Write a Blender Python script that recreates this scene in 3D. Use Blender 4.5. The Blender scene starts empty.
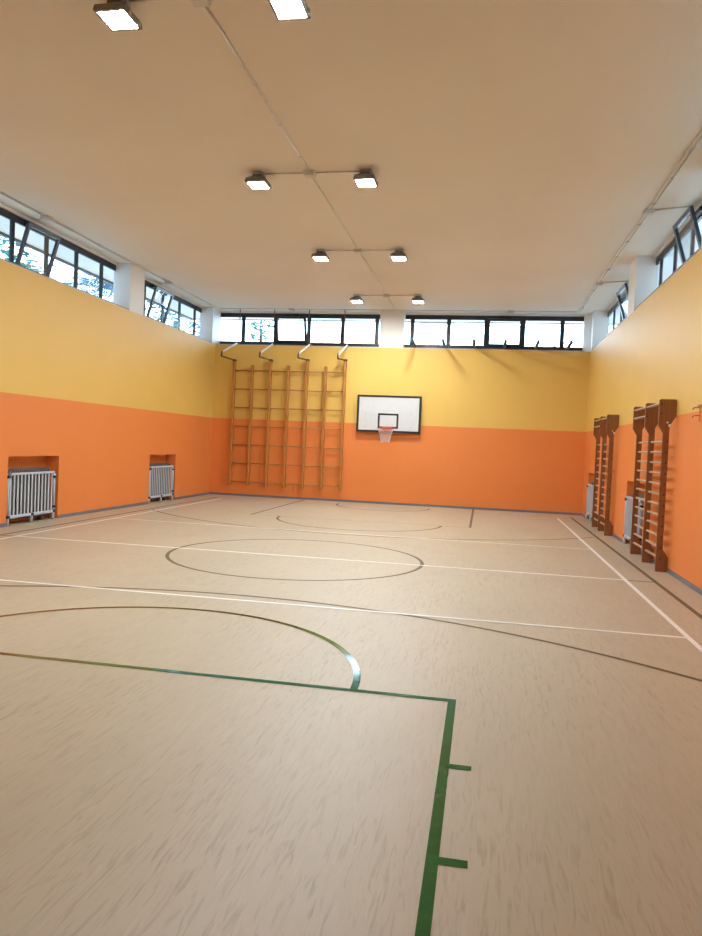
import bpy, bmesh, math, random
from mathutils import Vector, Matrix
random.seed(7)
C = bpy.context.scene.collection
PI = math.pi

# ------------------------------------------------------------------ dimensions (metres)
XL, XR, YB, YN = -5.34, 5.26, 10.33, -10.9      # inner faces of the walls
HO, H1, HC = 2.26, 4.42, 5.46                   # orange / yellow border, wall ledge, ceiling
REC, TH = 0.36, 0.40                            # window recess, wall thickness

# ------------------------------------------------------------------ materials
def newmat(name):
    m = bpy.data.materials.new(name); m.use_nodes = True
    nt = m.node_tree
    return m, nt, nt.nodes['Principled BSDF']
def N(nt, typ, **kw):
    n = nt.nodes.new(typ)
    for k, v in kw.items(): setattr(n, k, v)
    return n
def L(nt, a, b): nt.links.new(a, b)
def plain(name, col, rough=.5, metal=0, spec=.5, var=.06, scale=8, emit=0):
    """procedural paint: base colour with faint noise mottling"""
    m, nt, b = newmat(name)
    tc = N(nt, 'ShaderNodeTexCoord'); no = N(nt, 'ShaderNodeTexNoise')
    no.inputs['Scale'].default_value = scale; no.inputs['Detail'].default_value = 3
    L(nt, tc.outputs['Object'], no.inputs['Vector'])
    r = N(nt, 'ShaderNodeValToRGB')
    r.color_ramp.elements[0].position = .3; r.color_ramp.elements[1].position = .7
    r.color_ramp.elements[0].color = (*[c*(1-var) for c in col], 1)
    r.color_ramp.elements[1].color = (*[min(1, c*(1+var)) for c in col], 1)
    L(nt, no.outputs['Fac'], r.inputs['Fac']); L(nt, r.outputs['Color'], b.inputs['Base Color'])
    b.inputs['Roughness'].default_value = rough; b.inputs['Metallic'].default_value = metal
    b.inputs['Specular IOR Level'].default_value = spec
    if emit:
        b.inputs['Emission Color'].default_value = (.88, .97, 1, 1); b.inputs['Emission Strength'].default_value = emit
    return m

def wall_paint():
    m, nt, b = newmat('wall_paint')
    g = N(nt, 'ShaderNodeNewGeometry'); s = N(nt, 'ShaderNodeSeparateXYZ'); L(nt, g.outputs['Position'], s.inputs[0])
    no = N(nt, 'ShaderNodeTexNoise'); no.inputs['Scale'].default_value = .9; no.inputs['Detail'].default_value = 4
    L(nt, g.outputs['Position'], no.inputs['Vector'])
    def step(z):
        c = N(nt, 'ShaderNodeMath', operation='GREATER_THAN'); L(nt, s.outputs['Z'], c.inputs[0]); c.inputs[1].default_value = z
        return c.outputs[0]
    def mix(f, a, bb):
        x = N(nt, 'ShaderNodeMix', data_type='RGBA'); L(nt, f, x.inputs[0])
        for i, v in ((6, a), (7, bb)):
            if isinstance(v, tuple): x.inputs[i].default_value = (*v, 1)
            else: L(nt, v, x.inputs[i])
        return x.outputs[2]
    org = mix(no.outputs['Fac'], (.78, .235, .056), (.84, .262, .067))
    yel = mix(no.outputs['Fac'], (.76, .485, .115), (.81, .525, .132))
    col = mix(step(HO), org, yel)
    col = mix(step(H1-.008), col, (.82, .80, .77))
    L(nt, col, b.inputs['Base Color'])
    fine = N(nt, 'ShaderNodeTexNoise'); fine.inputs['Scale'].default_value = 60; L(nt, g.outputs['Position'], fine.inputs['Vector'])
    bp = N(nt, 'ShaderNodeBump'); bp.inputs['Strength'].default_value = .05; bp.inputs['Distance'].default_value = .01
    L(nt, fine.outputs['Fac'], bp.inputs['Height']); L(nt, bp.outputs['Normal'], b.inputs['Normal'])
    b.inputs['Roughness'].default_value = .5; b.inputs['Specular IOR Level'].default_value = .4
    return m

def floor_mat():
    m, nt, b = newmat('floor_vinyl')
    g = N(nt, 'ShaderNodeNewGeometry')
    def noise(sx, sy, scale, detail=4, dist=0, off=0):
        mp = N(nt, 'ShaderNodeMapping'); mp.inputs['Scale'].default_value = (sx, sy, 1); mp.inputs['Location'].default_value = (off, off, 0)
        mp.inputs['Rotation'].default_value = (0, 0, 0)
        n = N(nt, 'ShaderNodeTexNoise'); n.inputs['Scale'].default_value = scale; n.inputs['Detail'].default_value = detail
        n.inputs['Distortion'].default_value = dist
        L(nt, g.outputs['Position'], mp.inputs[0]); L(nt, mp.outputs[0], n.inputs['Vector']); return n.outputs['Fac']
    def ramp(f, p0, p1):
        r = N(nt, 'ShaderNodeMapRange'); r.inputs[1].default_value = p0; r.inputs[2].default_value = p1; L(nt, f, r.inputs[0]); return r.outputs[0]
    def mix(f, a, bb):
        x = N(nt, 'ShaderNodeMix', data_type='RGBA'); L(nt, f, x.inputs[0])
        for i, v in ((6, a), (7, bb)):
            if isinstance(v, tuple): x.inputs[i].default_value = (*v, 1)
            else: L(nt, v, x.inputs[i])
        return x.outputs[2]
    base = mix(ramp(noise(1, .35, 1.2), .35, .65), (.455, .380, .272), (.505, .427, .315))
    patch = ramp(noise(1.1, .5, 1.3, 3, 0, 5), .35, .65)                       # flecks come in loose clusters
    col = mix(ramp(noise(9, 1.5, 2.2, 5, .6), .40, .64), base, (.485, .405, .295))
    fleck = ramp(noise(17, 1.7, 2.4, 4, 1.2, 3), .50, .70)
    fm = N(nt, 'ShaderNodeMath', operation='MULTIPLY'); L(nt, fleck, fm.inputs[0]); L(nt, ramp(patch, -.5, 1.2), fm.inputs[1])
    col = mix(fm.outputs[0], col, (.365, .29, .197))
    light = ramp(noise(16, 1.7, 2.0, 3, .8, 9), .60, .78)
    lm = N(nt, 'ShaderNodeMath', operation='MULTIPLY'); L(nt, light, lm.inputs[0]); lm.inputs[1].default_value = .6
    col = mix(lm.outputs[0], col, (.55, .468, .355))
    L(nt, col, b.inputs['Base Color'])
    rr = N(nt, 'ShaderNodeMapRange'); rr.inputs[3].default_value = .40; rr.inputs[4].default_value = .5
    L(nt, noise(1, 1, 3), rr.inputs[0]); L(nt, rr.outputs[0], b.inputs['Roughness'])
    b.inputs['Specular IOR Level'].default_value = .5
    return m

def tape(name, c0, c1, rough, scale=14):
    m, nt, b = newmat(name)
    g = N(nt, 'ShaderNodeNewGeometry'); no = N(nt, 'ShaderNodeTexNoise'); no.inputs['Scale'].default_value = scale; no.inputs['Detail'].default_value = 5
    L(nt, g.outputs['Position'], no.inputs['Vector'])
    r = N(nt, 'ShaderNodeValToRGB'); r.color_ramp.elements[0].position = .4; r.color_ramp.elements[1].position = .6
    r.color_ramp.elements[0].color = (*c0, 1); r.color_ramp.elements[1].color = (*c1, 1)
    L(nt, no.outputs['Fac'], r.inputs['Fac']); L(nt, r.outputs['Color'], b.inputs['Base Color'])
    mr = N(nt, 'ShaderNodeMapRange'); mr.inputs[3].default_value = rough*.6; mr.inputs[4].default_value = rough*1.5
    L(nt, no.outputs['Fac'], mr.inputs[0]); L(nt, mr.outputs[0], b.inputs['Roughness'])
    return m

def wood(name, c0, c1, axis=2, rough=.4):
    m, nt, b = newmat(name)
    tc = N(nt, 'ShaderNodeTexCoord'); mp = N(nt, 'ShaderNodeMapping')
    sc = [14, 14, 14]; sc[axis] = 1.2; mp.inputs['Scale'].default_value = sc
    no = N(nt, 'ShaderNodeTexNoise'); no.inputs['Scale'].default_value = 2.5; no.inputs['Detail'].default_value = 5; no.inputs['Distortion'].default_value = .7
    L(nt, tc.outputs['Object'], mp.inputs[0]); L(nt, mp.outputs[0], no.inputs['Vector'])
    r = N(nt, 'ShaderNodeValToRGB'); r.color_ramp.elements[0].position = .35; r.color_ramp.elements[1].position = .65
    r.color_ramp.elements[0].color = (*c0, 1); r.color_ramp.elements[1].color = (*c1, 1)
    L(nt, no.outputs['Fac'], r.inputs['Fac']); L(nt, r.outputs['Color'], b.inputs['Base Color'])
    b.inputs['Roughness'].default_value = rough
    return m

def glass_mat():
    m = bpy.data.materials.new('window_glass'); m.use_nodes = True; nt = m.node_tree; nt.nodes.clear()
    o = N(nt, 'ShaderNodeOutputMaterial'); mx = N(nt, 'ShaderNodeMixShader'); t = N(nt, 'ShaderNodeBsdfTransparent'); gl = N(nt, 'ShaderNodeBsdfGlossy')
    lw = N(nt, 'ShaderNodeLayerWeight'); lw.inputs['Blend'].default_value = .5
    pw = N(nt, 'ShaderNodeMath', operation='POWER'); L(nt, lw.outputs['Facing'], pw.inputs[0]); pw.inputs[1].default_value = 5
    fr = N(nt, 'ShaderNodeMath', operation='MULTIPLY_ADD'); L(nt, pw.outputs[0], fr.inputs[0]); fr.inputs[1].default_value = .6; fr.inputs[2].default_value = .03
    t.inputs['Color'].default_value = (.93, .97, 1, 1); gl.inputs['Roughness'].default_value = .03
    L(nt, fr.outputs[0], mx.inputs[0]); L(nt, t.outputs[0], mx.inputs[1]); L(nt, gl.outputs[0], mx.inputs[2]); L(nt, mx.outputs[0], o.inputs[0])
    return m

def leaf_mat(name, c0, c1):
    m, nt, b = newmat(name)
    oi = N(nt, 'ShaderNodeNewGeometry'); no = N(nt, 'ShaderNodeTexNoise'); no.inputs['Scale'].default_value = 1.7
    L(nt, oi.outputs['Position'], no.inputs['Vector'])
    r = N(nt, 'ShaderNodeValToRGB'); r.color_ramp.elements[0].position = .35; r.color_ramp.elements[1].position = .65
    r.color_ramp.elements[0].color = (*c0, 1); r.color_ramp.elements[1].color = (*c1, 1)
    L(nt, no.outputs['Fac'], r.inputs['Fac']); L(nt, r.outputs['Color'], b.inputs['Base Color'])
    b.inputs['Roughness'].default_value = .5
    return m

M = dict(
    wall=wall_paint(), floor=floor_mat(),
    ceiling=plain('ceiling_paint', (.76, .68, .555), .7, var=.025, scale=.6),
    white=plain('white_paint', (.82, .80, .77), .6, var=.02, scale=2),
    ledge=plain('ledge_stone', (.36, .35, .34), .5),
    base=plain('baseboard_vinyl', (.16, .165, .20), .35),
    frame=plain('window_aluminium', (.018, .023, .032), .35),
    glass=glass_mat(),
    wline=tape('white_floor_tape', (.86, .85, .84), (.92, .91, .90), .35),
    bline=tape('brown_floor_tape', (.115, .078, .03), (.15, .105, .045), .6),
    gline=tape('green_floor_tape', (.004, .105, .022), (.007, .13, .030), .055),
    oline=tape('olive_floor_tape', (.05, .06, .02), (.09, .085, .03), .055),
    ladder=wood('varnished_pine', (.42, .165, .035), (.53, .23, .055)),
    rungw=wood('varnished_rung', (.42, .17, .04), (.54, .25, .07), axis=0),
    bar=wood('brown_beech_plank', (.22, .080, .028), (.29, .115, .045)),
    barrung=wood('pale_beech_rung', (.42, .29, .19), (.54, .39, .27), axis=1),
    guard=plain('guard_white_enamel', (.52, .59, .68), .35),
    clamp=plain('black_clamp', (.02, .022, .03), .5),
    iron=plain('cast_iron_grey', (.11, .115, .11), .55),
    board=plain('backboard_white', (.64, .65, .66), .35, var=.02),
    black=plain('black_paint', (.012, .012, .013), .45),
    rim=plain('rim_red', (.62, .09, .035), .4),
    net=plain('net_cord', (.75, .72, .68), .8),
    steel=plain('galvanised_steel', (.45, .44, .42), .4, metal=.6),
    armw=plain('white_tube', (.80, .79, .77), .4),
    armd=plain('dark_bracket_steel', (.10, .06, .035), .5),
    armb=plain('blue_black_tube', (.03, .05, .085), .45),
    housing=plain('lamp_housing_grey', (.20, .19, .18), .45),
    lamp=plain('lamp_lens', (.9, .9, .9), .3, emit=500),
    conduit=plain('conduit_beige', (.66, .60, .51), .5),
    jbox=plain('junction_box_beige', (.62, .56, .48), .5),
    peg=plain('peg_dark', (.05, .02, .01), .5),
    hook=plain('hook_orange_paint', (.55, .17, .06), .4),
    concrete=plain('outdoor_concrete', (.62, .62, .62), .9, scale=1.5),
    soffit=plain('outdoor_soffit_white', (.88, .89, .90), .8, var=.02),
    fascia=plain('gutter_grey', (.10, .12, .14), .5),
    leaf=leaf_mat('leaf_green', (.06, .22, .20), (.20, .40, .38)),
    leafb=leaf_mat('leaf_pale', (.13, .30, .36), (.32, .48, .53)),
    palm=leaf_mat('palm_leaf', (.09, .20, .30), (.22, .36, .48)),
    bark=plain('bark', (.14, .10, .07), .9),
    cable=plain('cable_grey', (.35, .38, .42), .6),
)

# ------------------------------------------------------------------ mesh helpers
class MB:
    def __init__(s, tf=None): s.v = []; s.f = []; s.tf = tf
    def add(s, vs, fs):
        o = len(s.v); s.v += [s.tf(*p) if s.tf else tuple(p) for p in vs]; s.f += [[i+o for i in f] for f in fs]; return s
    def box(s, x0, x1, y0, y1, z0, z1):
        v = [(x, y, z) for x in (x0, x1) for y in (y0, y1) for z in (z0, z1)]
        return s.add(v, [(0, 1, 3, 2), (4, 6, 7, 5), (0, 4, 5, 1), (2, 3, 7, 6), (0, 2, 6, 4), (1, 5, 7, 3)])
    def quad(s, a, b, c, d): return s.add([a, b, c, d], [(0, 1, 2, 3)])
    def prism(s, prof, axis, a, b):
        """extrude a closed 2-D profile along axis; profile axes are the other two in order"""
        n = len(prof); vs = []
        for t in (a, b):
            for p, q in prof: vs.append({0: (t, p, q), 1: (p, t, q), 2: (p, q, t)}[axis])
        fs = [list(range(n))[::-1], list(range(n, 2*n))] + [[i, (i+1) % n, n+(i+1) % n, n+i] for i in range(n)]
        return s.add(vs, fs)
    def tube(s, pts, r, n=8, closed=False, cap=True):
        pts = [Vector(p) for p in pts]; m = len(pts); vs = []; up = None
        rs = r if isinstance(r, (list, tuple)) else [r]*m
        for i, p in enumerate(pts):
            if closed: t = (pts[(i+1) % m]-pts[i-1]).normalized()
            else:
                t = Vector((0, 0, 0))
                if i > 0: t += (pts[i]-pts[i-1]).normalized()
                if i < m-1: t += (pts[i+1]-pts[i]).normalized()
                t = t.normalized() if t.length > 1e-6 else Vector((0, 0, 1))
            if up is None: up = Vector((0, 0, 1)) if abs(t.z) < .9 else Vector((1, 0, 0))
            a = (up-t*up.dot(t)).normalized(); b = t.cross(a); up = a
            for k in range(n):
                w = 2*PI*k/n; vs.append(tuple(p+(a*math.cos(w)+b*math.sin(w))*rs[i]))
        fs = []
        for i in range(m if closed else m-1):
            j = (i+1) % m
            for k in range(n): fs.append([i*n+k, i*n+(k+1) % n, j*n+(k+1) % n, j*n+k])
        if not closed and cap: fs += [list(range(n))[::-1], list(range((m-1)*n, m*n))]
        return s.add(vs, fs)
    def build(s, name, mat, parent=None, org=(0, 0, 0), smooth=False, bevel=0, recalc=True):
        me = bpy.data.meshes.new(name); o = Vector(org)
        me.from_pydata([tuple(Vector(p)-o) for p in s.v], [], s.f)
        if recalc:
            bm = bmesh.new(); bm.from_mesh(me); bmesh.ops.recalc_face_normals(bm, faces=bm.faces)
            if bevel: bmesh.ops.bevel(bm, geom=[e for e in bm.edges if len(e.link_faces) == 2 and e.calc_face_angle(0) > .6], offset=bevel, segments=2, affect='EDGES', profile=.5)
            bm.to_mesh(me); bm.free()
        me.materials.append(mat)
        if smooth:
            for p in me.polygons: p.use_smooth = True
        ob = bpy.data.objects.new(name, me); C.objects.link(ob)
        if parent is not None: ob.parent = parent
        else: ob.location = o
        return ob
def tag(o, label=None, cat=None, group=None, kind=None):
    if label: o['label'] = label
    if cat: o['category'] = cat
    if group: o['group'] = group
    if kind: o['kind'] = kind
    return o
def empty(name, loc=(0, 0, 0), rz=0):
    o = bpy.data.objects.new(name, None); C.objects.link(o); o.location = loc; o.rotation_euler = (0, 0, rz); o.empty_display_size = .1
    return o
def thing(name, label, cat, loc=(0, 0, 0), rz=0, group=None): return tag(empty(name, loc, rz), label, cat, group)
def dup(root, loc, rz, label):
    r = root.copy(); C.objects.link(r); r.location = loc; r.rotation_euler = (0, 0, rz); r['label'] = label
    for ch in list(root.children):
        c = ch.copy(); C.objects.link(c); c.parent = r
        for g in list(ch.children):
            d = g.copy(); C.objects.link(d); d.parent = c
    return r
def struct(o): o['kind'] = 'structure'; return o

# ------------------------------------------------------------------ the room shell
XO0, XO1, YO1, YO0 = XL-TH, XR+TH, YB+TH, YN-TH
ND = .26                                               # niche depth
NL = [(.98, 2.48), (6.29, 7.80)]                       # niches, left wall
NR = [(2.80, 4.30), (7.90, 9.40)]                      # niches, right wall
NZ = 1.19
fl = struct(MB().box(XO0, XO1, YO0, YO1, -.12, 0).build('floor', M['floor']))

def side_wall(name, xi, xo, niches, columns):
    m = MB(); s = 1 if xo > xi else -1
    def bx(y0, y1, z0, z1, a=xi, b=xo): m.box(min(a, b), max(a, b), y0, y1, z0, z1)
    bx(YO0, YO1, NZ, H1)
    y = YO0
    for a, b in niches:
        bx(y, a, 0, NZ); bx(a, b, 0, NZ, xi+s*ND, xo); y = b
    bx(y, YO1, 0, NZ)
    for a, b in columns: bx(a, b, H1, HC)
    bx(YO0, YO1, 5.41, HC, xi+s*(REC-.05), xo)
    return struct(m.build(name, M['wall'], recalc=False))
colL = [(YO0, -4.95), (-.15, .50), (5.03, 5.72), (10.05, YO1)]
colR = [(YO0, -5.0), (-.46, .24), (4.57, 5.26), (10.03, YO1)]
side_wall('wall_left', XL, XO0, NL, colL)
side_wall('wall_right', XR, XO1, NR, colR)
m = MB(); m.box(XL, XR, YB, YO1, 0, H1)
m.box(-.475, .205, YB, YO1, H1, HC)
m.prism([(XR, YB), (XR, YO1), (5.10, YO1), (5.10, YB+REC-.05)], 2, H1, HC)
m.box(XL, XR, YB+REC-.05, YO1, 5.41, HC)
struct(m.build('wall_back', M['wall'], recalc=False))
struct(MB().box(XL, XR, YO0, YN, 0, HC).build('wall_front', M['wall']))
struct(MB().box(XO0, XO1, YO0, YO1, HC, HC+.3).build('ceiling', M['ceiling']))

# stone ledge on top of each coloured wall
k = 0
def ledge(x0, x1, y0, y1):
    global k; k += 1
    struct(MB().box(x0, x1, y0, y1, H1, H1+.018).build('trim_%d' % k, M['ledge']))
for a, b in [(-4.95, -.15), (.50, 5.03), (5.72, 10.05)]: ledge(XL-REC+.03, XL+.012, a+.001, b-.001)
for a, b in [(-5.0, -.46), (.24, 4.57), (5.26, 10.03)]: ledge(XR-.012, XR+REC-.03, a+.001, b-.001)
for a, b in [(XL+.013, -.475), (.205, 5.10)]: ledge(a+.001, b-.001, YB-.012, YB+REC-.03)

# baseboards
def gaps(y0, y1, nn):
    y = y0; out = []
    for a, b in nn: out.append((y, a)); y = b
    return out+[(y, y1)]
mb = MB()
for a, b in gaps(YN, YB, NL): mb.box(XL, XL+.012, a, b, 0, .062)
struct(mb.build('baseboard_left', M['base']))
mb = MB()
for a, b in gaps(YN, YB, NR): mb.box(XR-.012, XR, a, b, 0, .062)
struct(mb.build('baseboard_right', M['base']))
struct(MB().box(XL+.012, XR-.012, YB-.012, YB, 0, .062).build('baseboard_back', M['base']))
struct(MB().box(XL+.012, XR-.012, YN, YN+.012, 0, .062).build('baseboard_front', M['base']))

# ------------------------------------------------------------------ windows
FZ0, FZ1, HEAD, SILL = H1+.018, 5.41, .125, .075
def window(n, tf, a, b, mull, opened, opener=True, mw=.045, SILL=SILL):
    """tf maps (along, inward, z) to world; mull: mullion centres; opened: index of the bay whose sash is tilted in"""
    ctr = Vector(tf((a+b)/2, 0, FZ0))
    w = struct(empty('window_%d' % n, ctr))
    def B(): return MB(tf)
    def done(mbx, name, mat, par=w, **kw): return mbx.build(name, mat, par, ctr, **kw)
    f = B(); f.box(a+.002, b-.002, -.03, .012, FZ1-HEAD, FZ1-.001); f.box(a+.002, b-.002, -.03, .012, FZ0+.001, FZ0+SILL)
    done(f, 'window_frame', M['frame'])
    for c in mull: done(B().box(c-mw, c+mw, -.03, .012, FZ0+SILL, FZ1-HEAD), 'mullion', M['frame'])
    edges = [a]+list(mull)+[b]
    for i in range(len(edges)-1):
        e0 = edges[i]+(mw if i else 0); e1 = edges[i+1]-(mw if i < len(edges)-2 else 0)
        if e1-e0 < .02: continue
        z0, z1 = FZ0+SILL, FZ1-HEAD
        if i == opened:
            H = z1-z0+.05; tilt = .29; ca, sa = math.cos(tilt), math.sin(tilt)
            def tf2(s, d, h): return tf(s, .05+h*sa+d*ca, z0-.02+h*ca-d*sa)
            t = .065; s_ = MB(tf2); u0, u1 = e0-.02, e1+.02
            s_.box(u0, u0+t, -.025, .025, 0, H); s_.box(u1-t, u1, -.025, .025, 0, H)
            s_.box(u0+t, u1-t, -.025, .025, 0, t); s_.box(u0+t, u1-t, -.025, .025, H-t, H)
            so = done(s_, 'open_sash', M['frame'])
            done(MB(tf2).box(u0+t, u1-t, -.004, .004, t, H-t), 'pane', M['glass'], so)
            if opener:
                c = (e0+e1)/2
                op = MB(tf); op.box(c-.20, c+.20, .013, .09, FZ1-.10, FZ1-.03)
                oo = done(op, 'window_opener', M['black'], bevel=.015)
                done(MB(tf).tube([(c, .10, FZ1-.09), (c, .27, FZ1-.13)], .012, 6), 'opener_arm', M['black'], oo)
        else:
            done(B().box(e0, e1, -.004, .004, z0, z1), 'pane', M['glass'])
    return w
tL = lambda s, d, z: (XL-REC+d, s, z)
tR = lambda s, d, z: (XR+REC-d, s, z)
tB = lambda s, d, z: (s, YB+REC-d, z)
window(1, tL, .50, 5.03, [1.43, 2.44, 3.46, 4.44], 1)
window(2, tL, 5.72, 10.05, [6.46, 7.49, 8.53, 9.58], 1)
window(3, tB, XL, -.475, [-4.62, -3.61, -2.62, -1.61, -.61], 2, mw=.058, SILL=.14)
window(4, tB, .205, 5.10, [.41, 1.44, 2.48, 3.49, 4.54], 3, mw=.058, SILL=.14)
window(5, tR, .24, 4.57, [1.12, 2.14, 3.18, 4.20], 1)
window(6, tR, 5.26, 10.03, [6.02, 7.06, 8.10, 9.10], 1)
window(7, tL, -4.95, -.15, [-3.6, -2.6, -1.6, -.6], 1, False)
window(8, tR, -5.0, -.46, [-3.9, -2.9, -1.9, -.95], 1, False)

# roof overhang and the ground outside
struct(MB().box(-6.65, XO0, -12, 11.7, 5.40, 5.75).build('trim_31', M['soffit']))
struct(MB().box(XO1, 6.65, -12, 11.7, 5.40, 5.75).build('trim_32', M['soffit']))
struct(MB().box(XO0, XO1, YO1, 11.7, 5.40, 5.75).build('trim_33', M['soffit']))
struct(MB().box(-6.72, -6.65, -12, 11.7, 5.35, 5.50).build('trim_34', M['fascia']))
struct(MB().box(-6.72, 6.72, 11.7, 11.77, 5.38, 5.50).build('trim_35', M['fascia']))
struct(MB().quad((-45, -30, -.13), (45, -30, -.13), (45, 50, -.13), (-45, 50, -.13)).build('ground', M['concrete']))

# ------------------------------------------------------------------ court markings (painted on the floor: its parts)
LW = .052
def mark(name, mbx, mat, label): tag(mbx.build(name, M[mat], fl), label)
def strip(p, q, w=LW, z=.0015):
    p, q = Vector((*p, 0)), Vector((*q, 0)); d = (q-p).normalized(); n = Vector((-d.y, d.x, 0))*w/2; h = Vector((0, 0, z))
    return MB().quad(p-n+h, q-n+h, q+n+h, p+n+h)
def arc(cx, cy, r, a0, a1, w=LW, z=.0015, n=96):
    mbx = MB(); vs = []; fs = []
    for i in range(n+1):
        t = math.radians(a0+(a1-a0)*i/n)
        for rr in (r-w/2, r+w/2): vs.append((cx+rr*math.cos(t), cy+rr*math.sin(t), z))
    for i in range(n): fs.append([2*i, 2*i+1, 2*i+3, 2*i+2])
    return mbx.add(vs, fs)
mark('sideline', strip((4.50, -9), (4.50, 8.95), z=.003), 'wline', 'white sideline on the right')
mark('sideline', strip((-4.47, -9), (-4.47, 9.0), z=.003), 'wline', 'white sideline on the left')
mark('sideline', strip((4.885, -10.6), (4.885, 9.4), .06), 'bline', 'brown sideline along the right wall')
mark('sideline', strip((-4.75, -10.6), (-4.75, 9.4), .06), 'bline', 'brown sideline along the left wall')
mark('centre_line', strip((-4.47, 0), (4.50, 0), z=.004), 'wline', 'white centre line')
mark('centre_line_end', strip((4.53, 0), (4.86, 0)), 'bline', 'brown end of the centre line')
mark('centre_line_end', strip((-4.72, 0), (-4.50, 0)), 'bline', 'brown end of the centre line')
mark('attack_line', strip((-4.47, -3.03), (4.50, -3.03), z=.004), 'wline', 'near white attack line')
mark('attack_line', strip((-4.47, 3.03), (4.50, 3.03), .04, z=.004), 'wline', 'far white attack line')
mark('centre_circle', arc(0, 0, 1.80, 0, 360), 'bline', 'brown centre circle')
mark('three_point_arc', arc(.10, -9.05, 6.25, 38.5, 141.5, z=.002), 'bline', 'near brown three point arc')
mark('three_point_arc', arc(.10, 9.12, 6.25, -139, -41, z=.002), 'bline', 'far brown three point arc')
# near key
FY = -5.36
mark('lane_line', strip((2.445, -10.6), (2.445, FY+LW/2), z=.002), 'gline', 'green lane line')
mark('lane_line', strip((-2.445, -10.6), (-2.445, FY+LW/2), z=.002), 'gline', 'green lane line')
mark('lane_tick', strip((2.47, -6.35), (2.585, -6.35), .055, z=.002), 'gline', 'green lane tick')
mark('lane_tick', strip((2.47, -7.23), (2.585, -7.23), .055, z=.002), 'gline', 'green lane tick')
mark('lane_tick', strip((2.47, -8.1), (2.585, -8.1), .055, z=.002), 'gline', 'green lane tick')
mark('free_throw_line', strip((-.2, FY), (2.42, FY), z=.0025), 'gline', 'green half of the near free throw line')
mark('free_throw_line', strip((-2.42, FY), (-.2, FY), z=.0025), 'oline', 'olive half of the near free throw line')
mark('free_throw_arc', arc(0, FY, 1.79, 0, 58, z=.003), 'gline', 'glossy green end of the near arc')
mark('free_throw_arc', arc(0, FY, 1.79, 58, 180, z=.003), 'oline', 'olive part of the near arc')
# far key
mark('lane_line', strip((-2.43, 5.33), (-2.43, 10.30)), 'bline', 'brown far lane line')
mark('lane_line', strip((2.37, 5.4), (2.37, 10.30)), 'bline', 'brown far lane line')
mark('lane_tick', strip((2.40, 8.95), (2.52, 8.95), .06), 'bline', 'brown far lane tick')
mark('free_throw_line', strip((-2.43, 5.33), (2.37, 5.4), .022), 'bline', 'faint far free throw line')
mark('free_throw_arc', arc(0, 5.36, 1.76, 180, 360, z=.002), 'bline', 'brown far free throw arc')
mark('no_charge_arc', arc(-.05, 9.45, 1.25, 172, 368), 'bline', 'brown arc under the hoop')

# ------------------------------------------------------------------ floodlights and conduits on the ceiling
def make_lamp(label, x, y):
    o = (x, y, HC); t = thing('floodlight', label, 'ceiling light', o, 0, 'square floodlights on the ceiling')
    def P(mbx, nm, mat, par=t, **k):
        mbx.v = [(a*.86, b*.86, c) for a, b, c in mbx.v]
        return mbx.build(nm, M[mat], par, (0, 0, 0), **k)
    b = MB(); b.box(-.09, .09, -.07, .07, -.012, 0); P(b, 'ceiling_plate', 'steel')
    for s in (-1, 1):
        a = MB(); a.prism([(s*.080, 0), (s*.095, 0), (s*.125, -.085), (s*.110, -.085)], 1, -.025, .025); P(a, 'bracket_arm', 'steel')
    g = MB().box(-.08, .08, -.10, .08, -.085, -.03); P(g, 'driver_box', 'housing', bevel=.01)
    # housing: tapered body with fins on its back
    h = MB(); vs = []
    for z, wx, wy in [(-.085, .115, .13), (-.115, .165, .18), (-.160, .175, .19), (-.172, .170, .185), (-.172, .138, .150), (-.160, .132, .145)]:
        vs += [(-wx, -wy, z), (wx, -wy, z), (wx, wy, z), (-wx, wy, z)]
    fs = [(0, 3, 2, 1)]
    for i in range(5):
        for j in range(4): fs.append((4*i+j, 4*i+(j+1) % 4, 4*i+4+(j+1) % 4, 4*i+4+j))
    h.add(vs, fs); ho = P(h, 'housing', 'housing')
    for i in range(7):
        yy = -.105+i*.035; P(MB().box(-.125, .125, yy-.004, yy+.004, -.112, -.075), 'cooling_fin', 'housing', ho)
    P(MB().box(-.139, .139, -.151, .151, -.1735, -.160), 'lens', 'lamp', ho)
    for yy in (-.10, .10):
        P(MB().box(.172, .188, yy-.02, yy+.02, -.178, -.13), 'latch', 'steel', ho)
    return t
rows = [(-4.06, 'nearest'), (0.0, 'second'), (4.05, 'third'), (8.25, 'farthest')]
lamp0 = None
LX = .785
for y, nm in rows:
    for s, side in ((-1, 'left'), (1, 'right')):
        lab = {'nearest': 'largest-looking square floodlight, %s of the central conduit at the top edge' % side,
               'second': 'square floodlight %s of the conduit in the second row from the camera' % side,
               'third': 'square floodlight %s of the conduit in the third row from the camera' % side,
               'farthest': 'small far square floodlight %s of the conduit, closest to the back windows' % side}[nm]
        x = s*LX+(-.01 if s > 0 else -.0)
        if lamp0 is None: lamp0 = make_lamp(lab, x, y)
        else: dup(lamp0, (x, y, HC), 0, lab)
def conduit(label, pts, clips, r=.009, twin=0, group='cable conduits on the ceiling', mat='conduit'):
    c0 = Vector(pts[0]); t = thing('ceiling_conduit', label, 'conduit', c0, 0, group)
    d = (Vector(pts[-1])-c0).normalized(); n = Vector((-d.y, d.x, 0))
    for off in ((-twin, twin) if twin else (0,)):
        MB().tube([Vector(p)+n*off for p in pts], r, 6).build('pipe', M[mat], t, c0, smooth=True)
    for i in range(clips):
        p = c0+(Vector(pts[-1])-c0)*((i+.5)/clips); w = twin+.014
        a, b = abs(d.x)*.009+abs(n.x)*w, abs(d.y)*.009+abs(n.y)*w
        MB().box(p.x-a, p.x+a, p.y-b, p.y+b, p.z-.012, HC).build('clip', M['jbox'], t, c0)
    return t
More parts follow.
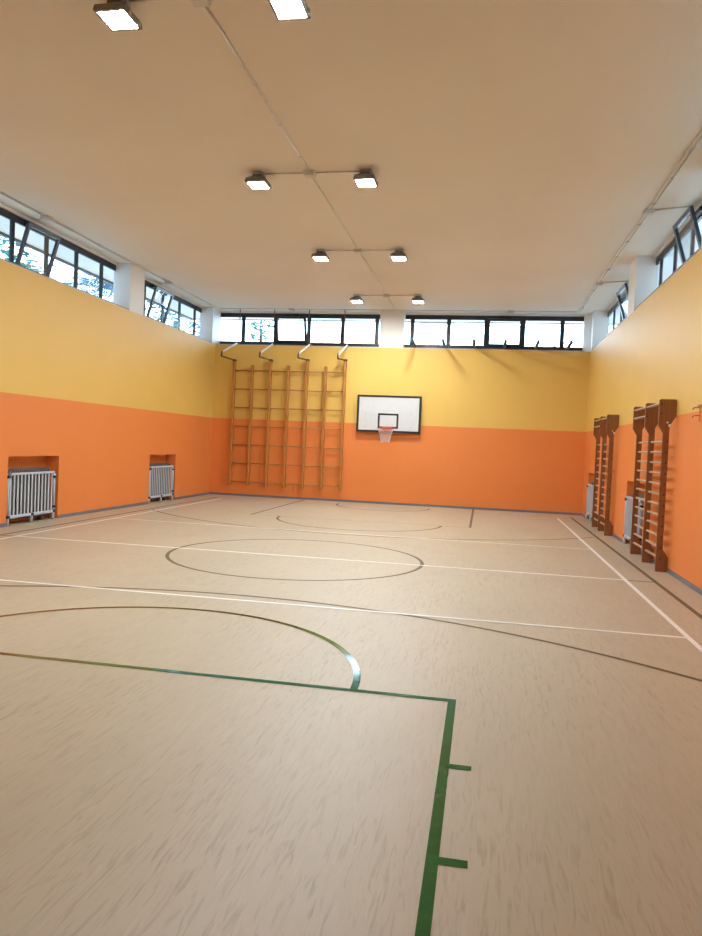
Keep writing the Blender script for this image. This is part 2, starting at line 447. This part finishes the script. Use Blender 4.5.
def jbox(label, x, y, s=.085):
    o = (x, y, HC); t = thing('ceiling_junction_box', label, 'junction box', o, 0, 'square junction boxes on the ceiling')
    MB().box(-s, s, -s, s, -.055, .003).build('box', M['jbox'], t, bevel=.008)
    MB().box(-s*.9, s*.9, -s*.9, s*.9, -.062, -.055).build('lid', M['jbox'], t)
zc = HC-.012
conduit('long central ceiling conduit from the top edge to the nearer lamps', [(-.03, -8.1, zc), (-.03, -4.15, zc)], 4)
conduit('central ceiling conduit between the nearest and second lamp rows', [(-.03, -3.97, zc), (-.03, -.1, zc)], 4, twin=.007)
conduit('central ceiling conduit between the second and third lamp rows', [(-.03, .1, zc), (-.03, 3.96, zc)], 4)
conduit('central ceiling conduit between the third and farthest lamp rows', [(-.03, 4.14, zc), (-.03, 8.16, zc)], 4)
conduit('last length of central conduit reaching the back wall', [(-.03, 8.34, zc), (-.03, 10.15, zc)], 2)
for y, nm in rows:
    jbox({'nearest': 'junction box on the ceiling at the top edge of the view', 'second': 'junction box between the second row of floodlights', 'third': 'junction box between the third row of floodlights', 'farthest': 'junction box between the farthest pair of floodlights'}[nm], -.03, y, .08)
    nn = {'nearest': 'nearest', 'second': 'second', 'third': 'third', 'farthest': 'farthest'}[nm]
    conduit('thin conduit from junction box to left floodlight of the %s row' % nn, [(-.12, y, zc), (-.69, y, zc)], 2, r=.009)
    conduit('thin conduit from junction box to right floodlight of the %s row' % nn, [(.06, y, zc), (.68, y, zc)], 2, r=.009)
# perimeter conduits feeding the window openers
conduit('twin pipe conduit running along the left wall columns', [(-5.27, -4, zc), (-5.27, 10.1, zc)], 14, twin=.022)
conduit('twin pipe conduit along the right side of the ceiling', [(4.90, -6, zc), (4.90, 10.1, zc)], 16, twin=.028)
conduit('conduit running along the back wall above the windows', [(-5.2, 10.20, zc), (4.85, 10.20, zc)], 10, r=.012)
def opener_feed(label, x0, y0, x1, y1, nm):
    jbox(nm, x0, y0, .075); d = Vector((x1-x0, y1-y0, 0)).normalized()*.085
    conduit(label, [(x0+d.x, y0+d.y, zc), (x1, y1, zc)], 1, r=.012)
opener_feed('short conduit from left junction box to the near left window opener', -5.27, 1.75, XL-REC+.14, 1.93, 'junction box above the near left window')
opener_feed('short conduit from left junction box to the far left window opener', -5.27, 6.85, XL-REC+.14, 6.97, 'junction box above the far left window')
opener_feed('short conduit from right junction box to the near right window opener', 4.90, 1.87, XR+REC-.14, 1.70, 'junction box above the near right window')
opener_feed('short conduit from right junction box to the far right window opener', 4.90, 6.80, XR+REC-.14, 6.60, 'junction box above the far right window')
opener_feed('short conduit from back junction box to the left back window opener', -3.03, 10.20, -3.06, YB+REC-.14, 'junction box above the left back window')
opener_feed('short conduit from back junction box to the right back window opener', 3.12, 10.20, 2.99, YB+REC-.14, 'junction box above the right back window')

# ------------------------------------------------------------------ radiators and guards in the niches
def make_radiator(label, loc, rz):
    t = thing('radiator', label, 'radiator', loc, rz, 'cast iron radiators in the wall niches')
    n = 22
    for i in range(n):
        y = .07+i*.06; s = MB()
        prof = [(-.21, .10), (-.21, .93), (-.20, .955), (-.18, .965), (-.11, .965), (-.09, .955), (-.08, .93), (-.08, .10), (-.09, .075), (-.11, .065), (-.18, .065), (-.20, .075)]
        s.prism(prof, 1, y-.021, y+.021); s.build('radiator_section', M['iron'], t, bevel=.006)
    v = MB().tube([(-.145, .07+n*.06-.038, .93), (-.145, .07+n*.06+.02, .93)], .022, 8); v.build('end_plug', M['armw'], t)
    MB().tube([(-.145, .07+n*.06-.038, .11), (-.145, .07+n*.06+.06, .11), (-.145, .07+n*.06+.06, 0)], .015, 8).build('supply_pipe', M['iron'], t, smooth=True)
    for yy in (.16, 1.15): MB().box(-.19, -.10, yy-.02, yy+.02, 0, .062).build('radiator_foot', M['iron'], t)
    return t
def make_guard(label, loc, rz):
    t = thing('radiator_guard', label, 'radiator guard', loc, rz, 'white slatted radiator guards')
    Lg = 1.36
    MB().box(.0, .055, .055, Lg-.03, .865, .905).build('top_rail', M['guard'], t, bevel=.008)
    for a, b in ((.03, Lg/2-.03), (Lg/2+.03, Lg-.04)):
        MB().box(.005, .05, a, b, .125, .175).build('bottom_rail', M['guard'], t, bevel=.008)
    for y in (.012, Lg/2, Lg-.012):
        MB().tube([(.028, y, 0), (.028, y, .165)], .026, 10).build('leg', M['guard'], t, smooth=True)
    for y in (.012, Lg-.005):
        MB().tube([(.028, y, .18), (.028, y, .86)], .022, 10).build('side_post', M['guard'], t, smooth=True)
    for i in range(13):
        y = .075+i*.1005; MB().box(.022, .035, y-.020, y+.020, .172, .868).build('slat', M['guard'], t, bevel=.006)
    for y, z in ((.012, .15), (Lg/2, .15), (Lg-.012, .15), (.012, .84), (Lg-.005, .80), (Lg-.005, .24)):
        MB().box(-.004, .060, y-.032, y+.032, z-.022, z+.022).build('clamp', M['clamp'], t, bevel=.006)
    return t
r0 = make_radiator('grey cast iron radiator behind the guard in the near left niche', (XL, NL[0][0], 0), 0)
dup(r0, (XL, NL[1][0], 0), 0, 'grey cast iron radiator behind the guard in the far left niche')
dup(r0, (XR, NR[0][1], 0), PI, 'radiator behind the guard in the near right niche by the wall bars')
dup(r0, (XR, NR[1][1], 0), PI, 'radiator behind the guard in the far right niche near the corner')
g0 = make_guard('white slatted radiator guard in the niche nearest the left edge', (XL-.03, NL[0][0]+.01, 0), 0)
dup(g0, (XL-.03, NL[1][0]+.02, 0), 0, 'white slatted radiator guard in the far left niche')
dup(g0, (XR+.03, NR[0][1]-.01, 0), PI, 'white radiator guard partly hidden by the nearer wall bars')
dup(g0, (XR+.03, NR[1][1]-.01, 0), PI, 'white radiator guard by the back right corner behind the farther wall bars')

# ------------------------------------------------------------------ wall bars on the right wall
RZ = [.19, .345, .50, .655, .80, .955, 1.11, 1.26, 1.415, 1.57, 1.725, 1.88]
def make_wall_bars(label, ys, loc):
    """x measured from the wall face, into the room negative"""
    t = thing('wall_bars', label, 'wall bars', loc, 0, 'brown wooden wall bars on the right wall')
    prof = [(-.172, 0), (-.022, 0), (-.008, .02), (-.008, .21), (-.060, .29), (-.085, .32), (-.085, 2.10), (-.020, 2.22), (-.006, 2.24), (-.006, 2.47), (-.016, 2.485),
            (-.225, 2.485), (-.240, 2.465), (-.240, 2.11), (-.172, 2.00)]
    for y in ys:
        u = MB().prism(prof, 1, y-.021, y+.021).build('upright', M['bar'], t, bevel=.003)
        for z in RZ+[2.28, 2.42]:
            px = -.21 if z > 2 else -.115
            MB().tube([(px, y-.024, z), (px, y-.019, z)], .012, 8).build('peg', M['peg'], u)
    for a, b in zip(ys[:-1], ys[1:]):
        for z in RZ+[2.28, 2.42]:
            if 2 < z < 2.4 and a < ys[-2]-.1: continue
            px = -.21 if z > 2 else -.115
            m_ = MB(); n = 10
            prof2 = [(px+.026*math.cos(2*PI*i/n), z+.017*math.sin(2*PI*i/n)) for i in range(n)]
            m_.prism(prof2, 1, a+.0205, b-.0205); m_.build('rung', M['barrung'], t, smooth=False)
    MB().box(-.105, -.075, ys[0]-.034, ys[0]-.021, 2.09, 2.13).build('hook_plate', M['armw'], t, bevel=.004)
    MB().tube([(-.125, ys[0]-.021, 2.15), (-.125, ys[0]-.05, 2.145), (-.125, ys[0]-.055, 2.16)], .008, 6).build('hook_plate', M['armw'], t)
    return t
make_wall_bars('nearer set of brown wooden wall bars on the right wall', [0, .90, 1.81], (XR, 1.00, 0))
make_wall_bars('farther set of brown wooden wall bars on the right wall near the corner', [0, .87, 1.75], (XR, 5.50, 0))

# small hook bracket on the right wall, at the paint border
t = thing('wall_hook', 'small orange hook bracket on the right wall at the photo edge', 'wall hook', (XR, -.17, 2.24))
MB().box(-.008, 0, -.02, .02, -.12, .09).build('back_plate', M['hook'], t)
for z in (.06, -.04):
    MB().tube([(-.005, 0, z), (-.07, 0, z), (-.085, 0, z-.008), (-.09, 0, z-.03)], .007, 6).build('prong', M['hook'], t, smooth=True)
MB().tube([(-.008, -.02, .075), (-.05, -.06, .085), (-.05, -.30, .085), (-.008, -.34, .075)], .012, 8).build('side_loop', M['hook'], t, smooth=True)

# ------------------------------------------------------------------ climbing frame on the back wall
PX = [-4.69, -4.135, -3.59, -3.05, -2.50, -1.955, -1.40]
cf = thing('climbing_frame', 'tall varnished wooden climbing frame of seven posts against the back wall', 'climbing frame', (-3.05, 10.2, .3))
o = (-3.05, 10.2, .3)
for i, x in enumerate(PX):
    zt = 3.92+.012*i if i % 2 == 0 else 3.83
    MB().box(x-.030, x+.030, 10.145, 10.285, .31, zt).build('post', M['ladder'], cf, o, bevel=.005)
for j in range(7):
    z = .43+j*.538
    MB().tube([(PX[0]+.0, 10.215, z), (PX[-1]-.0, 10.215, z+.02)], .0185, 8).build('rung', M['rungw'], cf, o, smooth=True)
for i in (0, 2, 4, 6):
    MB().box(PX[i]-.02, PX[i]+.02, 10.285, YB-.001, 3.3, 3.36).build('wall_mount', M['armd'], cf, o)
    MB().box(PX[i]-.02, PX[i]+.02, 10.285, YB-.001, .6, .66).build('wall_mount', M['armd'], cf, o)
names4 = ['first from the left corner', 'second from the left corner', 'second from the hoop', 'closest to the hoop']
for q, i in enumerate((0, 2, 4, 6)):
    x = PX[i]; zt = 3.92+.012*i; o2 = (x, YB, H1)
    t = thing('support_arm', 'white arm folding out above the climbing frame, %s' % names4[q], 'support arm', o2, 0, 'arms holding the climbing frame')
    MB().tube([(x, YB+.05, H1+.045), (x, YB-.02, H1+.03), (x, 9.18, 4.06)], .027, 10).build('upper_tube', M['armw'], t, o2, smooth=True)
    MB().tube([(x, 9.18, 4.075), (x, 9.14, 4.02), (x, 9.14, 3.93)], .026, 8).build('elbow', M['armd'], t, o2, smooth=True)
    MB().tube([(x, 9.14, 3.94), (x, 10.19, zt+.034)], .022, 8).build('lower_strut', M['armd'], t, o2, smooth=True)
    MB().box(x-.045, x+.045, 10.155, 10.275, zt+.001, zt+.06).build('post_cap', M['armd'], t, o2)
    MB().box(x-.05, x+.05, YB+.0, YB+.16, H1+.018, H1+.05).build('foot_plate', M['armd'], t, o2)
    xr = x+.10-.06*q
    MB().tube([(xr, 10.26, H1+.02), (xr, 10.26, HC)], .014, 6).build('hanging_rod', M['armd'], t, o2)
lab6 = ['beside the white pillar', 'second right of the white pillar', 'third right of the white pillar', 'third from the right corner', 'second from the right corner', 'beside the right corner']
for q, x in enumerate((.55, 1.37, 2.18, 3.0, 3.83, 4.66)):
    o2 = (x, YB, H1)
    t = thing('bracket_arm', 'dark steel arm jutting below the right back window, %s' % lab6[q], 'bracket', o2, 0, 'steel arms below the right back window')
    zz = 4.49
    MB().tube([(x, YB+.12, zz), (x, 9.36, zz+.015)], .042, 10).build('tube', M['armb'], t, o2, smooth=True)
    MB().box(x-.05, x+.05, YB+.0, YB+.16, H1+.018, zz-.02).build('foot_plate', M['armd'], t, o2)
    MB().tube([(x, 9.36, zz-.03), (x, 9.36, zz+.07)], .03, 8).build('end_lug', M['armb'], t, o2)

# ------------------------------------------------------------------ basketball hoop
BX = -.095; o = (BX, YB, 2.03)
t = thing('basketball_hoop', 'white basketball backboard with black border, red rim and white net', 'basketball hoop', o)
def bb(x0, x1, z0, z1, y0, y1, nm, mat, par=t, **k): return MB().box(BX+x0, BX+x1, y0, y1, z0, z1).build(nm, M[mat], par, o, **k)
pn = bb(-.90, .90, 2.03, 3.06, 10.19, 10.215, 'backboard', 'board')
fr = MB(); w = .058; y0, y1 = 10.184, 10.222
for a in ((-.905, .905, 2.025, 2.025+w), (-.905, .905, 3.065-w, 3.065), (-.905, -.905+w, 2.025+w, 3.065-w), (.905-w, .905, 2.025+w, 3.065-w)):
    fr.box(BX+a[0], BX+a[1], y0, y1, a[2], a[3])
fr.build('border', M['black'], pn, o)
sq = MB(); w = .052
for a in ((-.30, .28, 2.14, 2.14+w), (-.30, .28, 2.56-w, 2.56), (-.30, -.30+w, 2.14+w, 2.56-w), (.28-w, .28, 2.14+w, 2.56-w)):
    sq.box(BX+a[0], BX+a[1], 10.187, 10.19, a[2], a[3])
sq.build('target_square', M['black'], pn, o)
for x in (-.66, .62):
    for z in (2.18, 2.54, 2.94): MB().tube([(BX+x, 10.1905, z), (BX+x, 10.186, z)], .012, 8).build('bolt', M['steel'], pn, o)
for x in (-.6, .6):
    bb(x-.03, x+.03, 2.1, 3.0, 10.215, YB-.001, 'wall_mount', 'steel')
RX, RY, RZ_, RR = BX-.03, 9.90, 2.135, .225
rm = MB(); rm.tube([(RX+RR*math.cos(2*PI*i/40), RY+RR*math.sin(2*PI*i/40), RZ_) for i in range(40)], .012, 8, closed=True)
rim = rm.build('rim', M['rim'], t, o, smooth=True)
pl = MB(); pl.box(RX-.14, RX+.14, 10.174, 10.187, RZ_-.07, RZ_+.06); pl.box(RX-.07, RX+.07, RY+RR-.005, 10.175, RZ_-.012, RZ_+.012)
pl.build('rim_plate', M['rim'], rim, o)
for s in (-1, 1): MB().tube([(RX+s*.10, 10.175, RZ_-.05), (RX+s*.12, RY+RR*.85, RZ_)], .009, 6).build('rim_brace', M['rim'], rim, o)
nt_ = MB(); ns = 12; lv = 6
def npt(k, j):
    r = RR-.004-.105*(j/lv)**.75; a = 2*PI*(k+.5*(j % 2))/ns
    return (RX+r*math.cos(a), RY+r*math.sin(a), RZ_-.015-.375*j/lv)
for k_ in range(ns):
    for j in range(lv):
        nt_.tube([npt(k_, j), npt(k_, j+1)], .0036, 4); nt_.tube([npt(k_, j), npt(k_-1 if j % 2 == 0 else k_+1, j+1)], .0036, 4)
nt_.build('net', M['net'], rim, o)

# ------------------------------------------------------------------ outside: trees and a cable
def tree(label, x, y, zc_, rad, n, mat, size, hang=.0, name='tree'):
    t = thing(name, label, 'tree', (x, y, -.13), 0, 'trees outside the windows'); o = (x, y, -.13)
    MB().tube([(x, y, -.13), (x+.08, y-.05, zc_*.5), (x, y, zc_)], [.14, .11, .04], 8).build('trunk', M['bark'], t, o, smooth=True)
    m_ = MB()
    for i in range(n):
        while True:
            p = Vector((random.uniform(-1, 1), random.uniform(-1, 1), random.uniform(-1, 1)))
            if .25 < p.length < 1: break
        c = Vector((x, y, zc_))+Vector((p.x*rad[0], p.y*rad[0], p.z*rad[1]))
        q = Matrix.Rotation(random.uniform(0, 2*PI), 3, 'Z') @ Matrix.Rotation(random.uniform(-1.2, 1.2), 3, 'X')
        s = size*random.uniform(.6, 1.3)
        loc = [(-s, 0, 0), (-.3*s, .32*s, .04*s), (s, 0, -hang*s), (-.3*s, -.32*s, .04*s)]
        m_.add([tuple(c+q @ Vector(v)) for v in loc], [(0, 1, 2, 3)])
    m_.build('foliage', M[mat], t, o, recalc=False)
def palm(label, x, y, zc_):
    t = thing('palm_tree', label, 'tree', (x, y, -.13), 0, 'trees outside the windows'); o = (x, y, -.13)
    MB().tube([(x, y, -.13), (x+.05, y, 2.5), (x, y, zc_)], [.22, .18, .15], 10).build('trunk', M['bark'], t, o, smooth=True)
    m_ = MB()
    for i in range(26):
        az = 2*PI*i/26+random.uniform(-.1, .1); el = random.uniform(-.35, 1.1)
        d = Vector((math.cos(az)*math.cos(el), math.sin(az)*math.cos(el), math.sin(el))); ln = random.uniform(.5, .8)
        c = Vector((x, y, zc_))+d*ln
        side = d.cross(Vector((0, 0, 1))).normalized(); up = side.cross(d)
        m_.tube([(x, y, zc_), tuple(c)], .012, 4)
        for k_ in range(15):
            w = (k_-7)/7*1.35; e = d*math.cos(w)+side*math.sin(w); f = side*math.cos(w)-d*math.sin(w); r = .75
            m_.add([tuple(c), tuple(c+e*r*.55+f*.028+up*.03), tuple(c+e*r-up*.05), tuple(c+e*r*.55-f*.028+up*.03)], [(0, 1, 2, 3)])
    m_.build('foliage', M['palm'], t, o, recalc=False)
tree('bushy green tree outside the leftmost panes', -9.6, 6.0, 5.9, (1.1, 1.2), 900, 'leaf', .13)
tree('pale thin tree seen through the open sash of the near left window', -10.2, 8.6, 5.6, (1.3, .9), 420, 'leafb', .13)
palm('fan palm outside the near left window', -9.4, 11.1, 5.75)
tree('green tree seen through the near panes of the far left window', -9.8, 14.6, 5.7, (1.5, 1.1), 900, 'leaf', .14)
tree('green tree beyond the far panes of the far left window', -10.2, 18.4, 5.9, (1.5, 1.0), 800, 'leafb', .15)
tree('thin tree with drooping leaves behind the left back window', -5.2, 14.2, 5.55, (.5, .5), 170, 'leaf', .12, .4)
cb = MB().tube([(-2.5, 14, 5.80), (-.52, 14, 5.78), (1.29, 14, 5.74), (3.53, 14, 5.65), (5.4, 14, 5.55), (5.38, 14, 5.45), (5.15, 14, 5.25), (4.6, 14, 5.05)], .022, 6)
co = cb.build('outdoor_cable', M['cable'], None, (1.3, 14, 5.74), smooth=True)
tag(co, 'thin grey cable hanging outside the right back window', 'cable')

# ------------------------------------------------------------------ daylight
w = bpy.data.worlds.new('sky'); bpy.context.scene.world = w; w.use_nodes = True
nt = w.node_tree; bg = nt.nodes['Background']
tc = N(nt, 'ShaderNodeTexCoord'); s = N(nt, 'ShaderNodeSeparateXYZ'); L(nt, tc.outputs['Generated'], s.inputs[0])
r = N(nt, 'ShaderNodeValToRGB'); r.color_ramp.elements[0].position = .0; r.color_ramp.elements[1].position = .6
r.color_ramp.elements[0].color = (.66, .86, 1, 1); r.color_ramp.elements[1].color = (.50, .76, 1, 1)
L(nt, s.outputs['Z'], r.inputs['Fac']); L(nt, r.outputs['Color'], bg.inputs['Color'])
mr = N(nt, 'ShaderNodeMapRange'); mr.inputs[1].default_value = .3; mr.inputs[2].default_value = .95       # hazy sky, brighter towards the far end of the hall
mr.inputs[3].default_value = 2.8; mr.inputs[4].default_value = 12.5
L(nt, s.outputs['Y'], mr.inputs[0]); L(nt, mr.outputs[0], bg.inputs['Strength'])

# ------------------------------------------------------------------ camera
cam = bpy.data.cameras.new('camera'); co = bpy.data.objects.new('camera', cam); C.objects.link(co)
cam.sensor_fit = 'HORIZONTAL'; cam.sensor_width = 36; cam.lens = 726.77/702*36; cam.clip_start = .05
R = Vector((0.98286, 0.17920, 0.04326)); U = Vector((-0.04823, 0.02345, 0.99856)); F = Vector((-0.17793, 0.98353, -0.03169))
mt = Matrix(((R.x, U.x, -F.x, 2.5674), (R.y, U.y, -F.y, -10.0944), (R.z, U.z, -F.z, 1.6348), (0, 0, 0, 1)))
co.matrix_world = mt
bpy.context.scene.camera = co
vs_ = bpy.context.scene.view_settings; vs_.view_transform = 'Standard'; vs_.look = 'None'; vs_.exposure = 0
